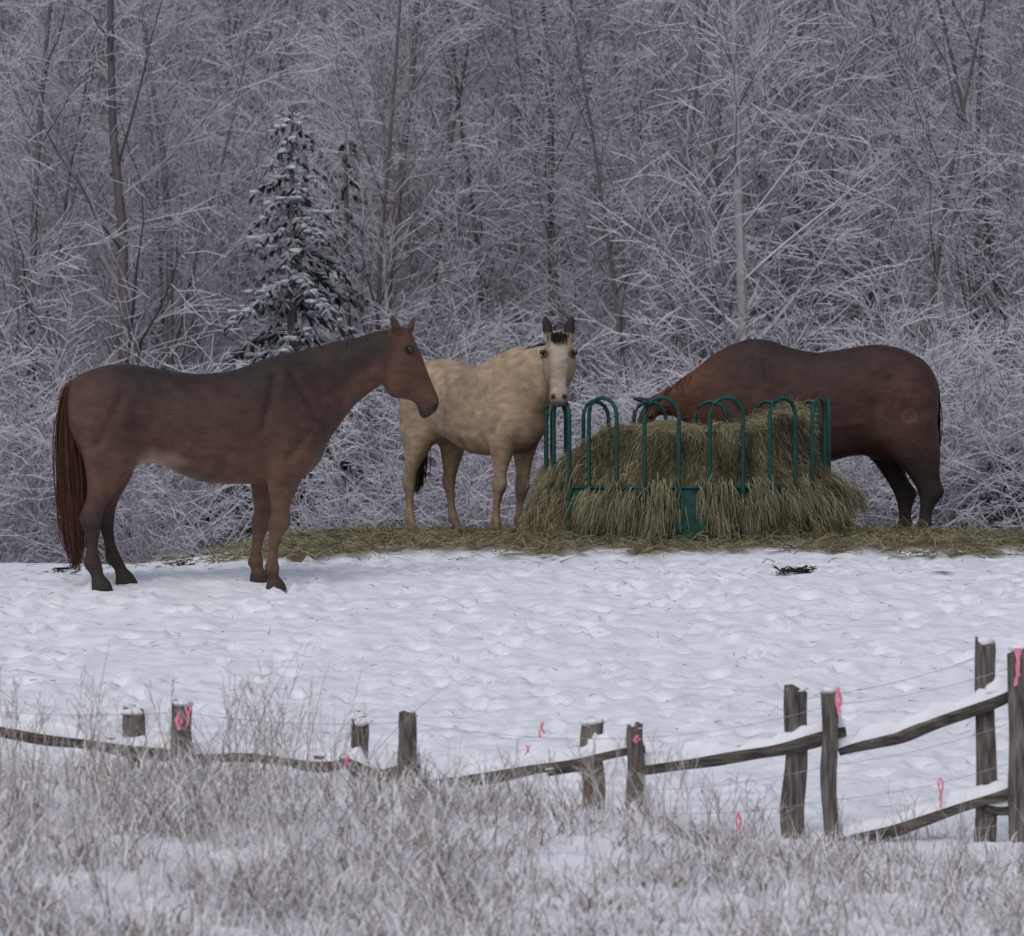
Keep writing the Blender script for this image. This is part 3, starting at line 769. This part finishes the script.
# ------------------------------------------------------------------ foreground dry grass
gr=random.Random(31); m=MB()
def gcol():
    t=gr.random()
    if t<.64: c=(.72,.72,.77)
    elif t<.86: c=(.38,.32,.27)
    else: c=(.19,.14,.11)
    f=gr.uniform(.8,1.15); return tuple(x*f for x in c)
def blade(x,y,h,w,lean,col):
    z=terrain(x,y)-.01; a=gr.random()*6.283; d=Vector((math.cos(a)*lean*.3,math.sin(a)*lean*.3,1)); p=Vector((x,y,z)); pts=[p]
    for k in range(4):
        p=p+d.normalized()*h/4; pts.append(p); d=d+Vector((math.cos(a)*lean*.4,math.sin(a)*lean*.4,-lean*.28))+Vector((gr.gauss(0,.08),gr.gauss(0,.08),0))
    b=gr.uniform(-.6,.6); ribbon(m,pts,w,Vector((math.cos(b),math.sin(b),0)),col)
c=0
while c<35000:
    y=gr.uniform(16.4,22.2); hw=.114*y+.7; x=gr.uniform(-hw,hw)
    k=N3(x*1.7,y*1.7,3)*.9+.6*N3(x*5,y*5,7)
    den=.28+1.1*k+.3*ss(1,-1.5,x)-.3*ss(20.8,22.0,y)*ss(-.8,.5,x)
    if gr.random()>den: continue
    h=gr.uniform(.06,.27)*(1.0 if x<0 else .8)*(1+.7*max(0,k))
    if y>20.3: h*=.8
    blade(x,y,h,gr.uniform(.004,.010),gr.uniform(.3,3.0),gcol()); c+=1
for i in range(2400):
    y=gr.uniform(17.5,22.1); hw=.114*y+.7; x=gr.uniform(-hw,hw)
    if gr.random()>.4+.5*ss(.8,-1,x): continue
    blade(x,y,gr.uniform(.2,.5)*(1 if x<-.6 else .75),.0044,gr.uniform(.1,.9),(.25,.19,.15) if gr.random()<.55 else (.6,.57,.58))
make('dry_grass',m,[M_grass])
m=MB()
for i in range(130):
    px=gr.choice([gr.uniform(-20,330),gr.uniform(200,330),gr.uniform(-60,1080),gr.uniform(500,760)]); y=gr.uniform(19,21.2); x=(px-512)/F*y
    h=gr.uniform(.3,.62)*(1 if px<340 else .65); z=terrain(x,y)
    cfg=dict(seg=[6,3],wander=[.07,.15],up=[0,.03],rmin=.0012,mat=[0,0],n=[7],t0=[.4],ang=[(20,50)],len=[.16])
    sub=MB(); grow(sub,Vector((x,y,z)),Vector((gr.gauss(0,.22),gr.gauss(0,.1),1)).normalized(),h,.0028,0,cfg,gr)
    b=len(m.v); m.v+=sub.v; m.f+=[tuple(q+b for q in f) for f in sub.f]
    cc=(.20,.15,.12) if gr.random()<.55 else (.5,.47,.47)
    m.c+=[cc]*len(sub.v)
for (a,b) in (((235,720),(305,640)),((330,745),(470,668)),((90,705),(110,640)),((300,735),(330,660)),((215,740),(285,660))):
    y=20.6; A=Vector(((a[0]-512)/F*y,y,-(a[1]+60-468)/F*y)); B=Vector(((b[0]-512)/F*y,y,-(b[1]-468)/F*y))
    pts=[A.lerp(B,t/8)+Vector((0,0,.05*math.sin(math.pi*t/8))) for t in range(9)]
    tube(m,pts,[.003-.0022*t/8 for t in range(9)],3,0,col=(.25,.2,.17))
m.m=[]
make('dead_weeds',m,[M_grass])

# ------------------------------------------------------------------ light, camera
w=bpy.data.worlds.new('World'); sc.world=w; w.use_nodes=True; nt=w.node_tree
bg=nt.nodes['Background']; sky=nt.nodes.new('ShaderNodeTexSky'); sky.sky_type='NISHITA'; sky.sun_disc=False
EL,AZ=math.radians(48),math.radians(200)
sky.sun_elevation=EL; sky.sun_rotation=AZ; sky.dust_density=3; sky.air_density=1
hs=nt.nodes.new('ShaderNodeHueSaturation'); hs.inputs['Saturation'].default_value=.66
nt.links.new(sky.outputs[0],hs.inputs['Color']); nt.links.new(hs.outputs[0],bg.inputs['Color']); bg.inputs['Strength'].default_value=.112
sl_=bpy.data.lights.new('sun','SUN'); sl_.energy=.6; sl_.angle=math.radians(40); sl_.color=(1,.95,.93)
so=bpy.data.objects.new('sun',sl_); sc.collection.objects.link(so)
sd=Vector((math.sin(AZ)*math.cos(EL),math.cos(AZ)*math.cos(EL),math.sin(EL)))
so.rotation_euler=sd.to_track_quat('Z','Y').to_euler()
cam=bpy.data.cameras.new('camera'); co=bpy.data.objects.new('camera',cam); sc.collection.objects.link(co); sc.camera=co
co.location=(0,0,0); co.rotation_euler=(math.radians(90),0,0)
cam.sensor_width=36; cam.lens=F/1024*36; cam.clip_end=800; cam.clip_start=.5
cam.dof.use_dof=True; cam.dof.focus_distance=31; cam.dof.aperture_fstop=5
sc.view_settings.view_transform='Standard'; sc.view_settings.look='None'; sc.view_settings.exposure=0
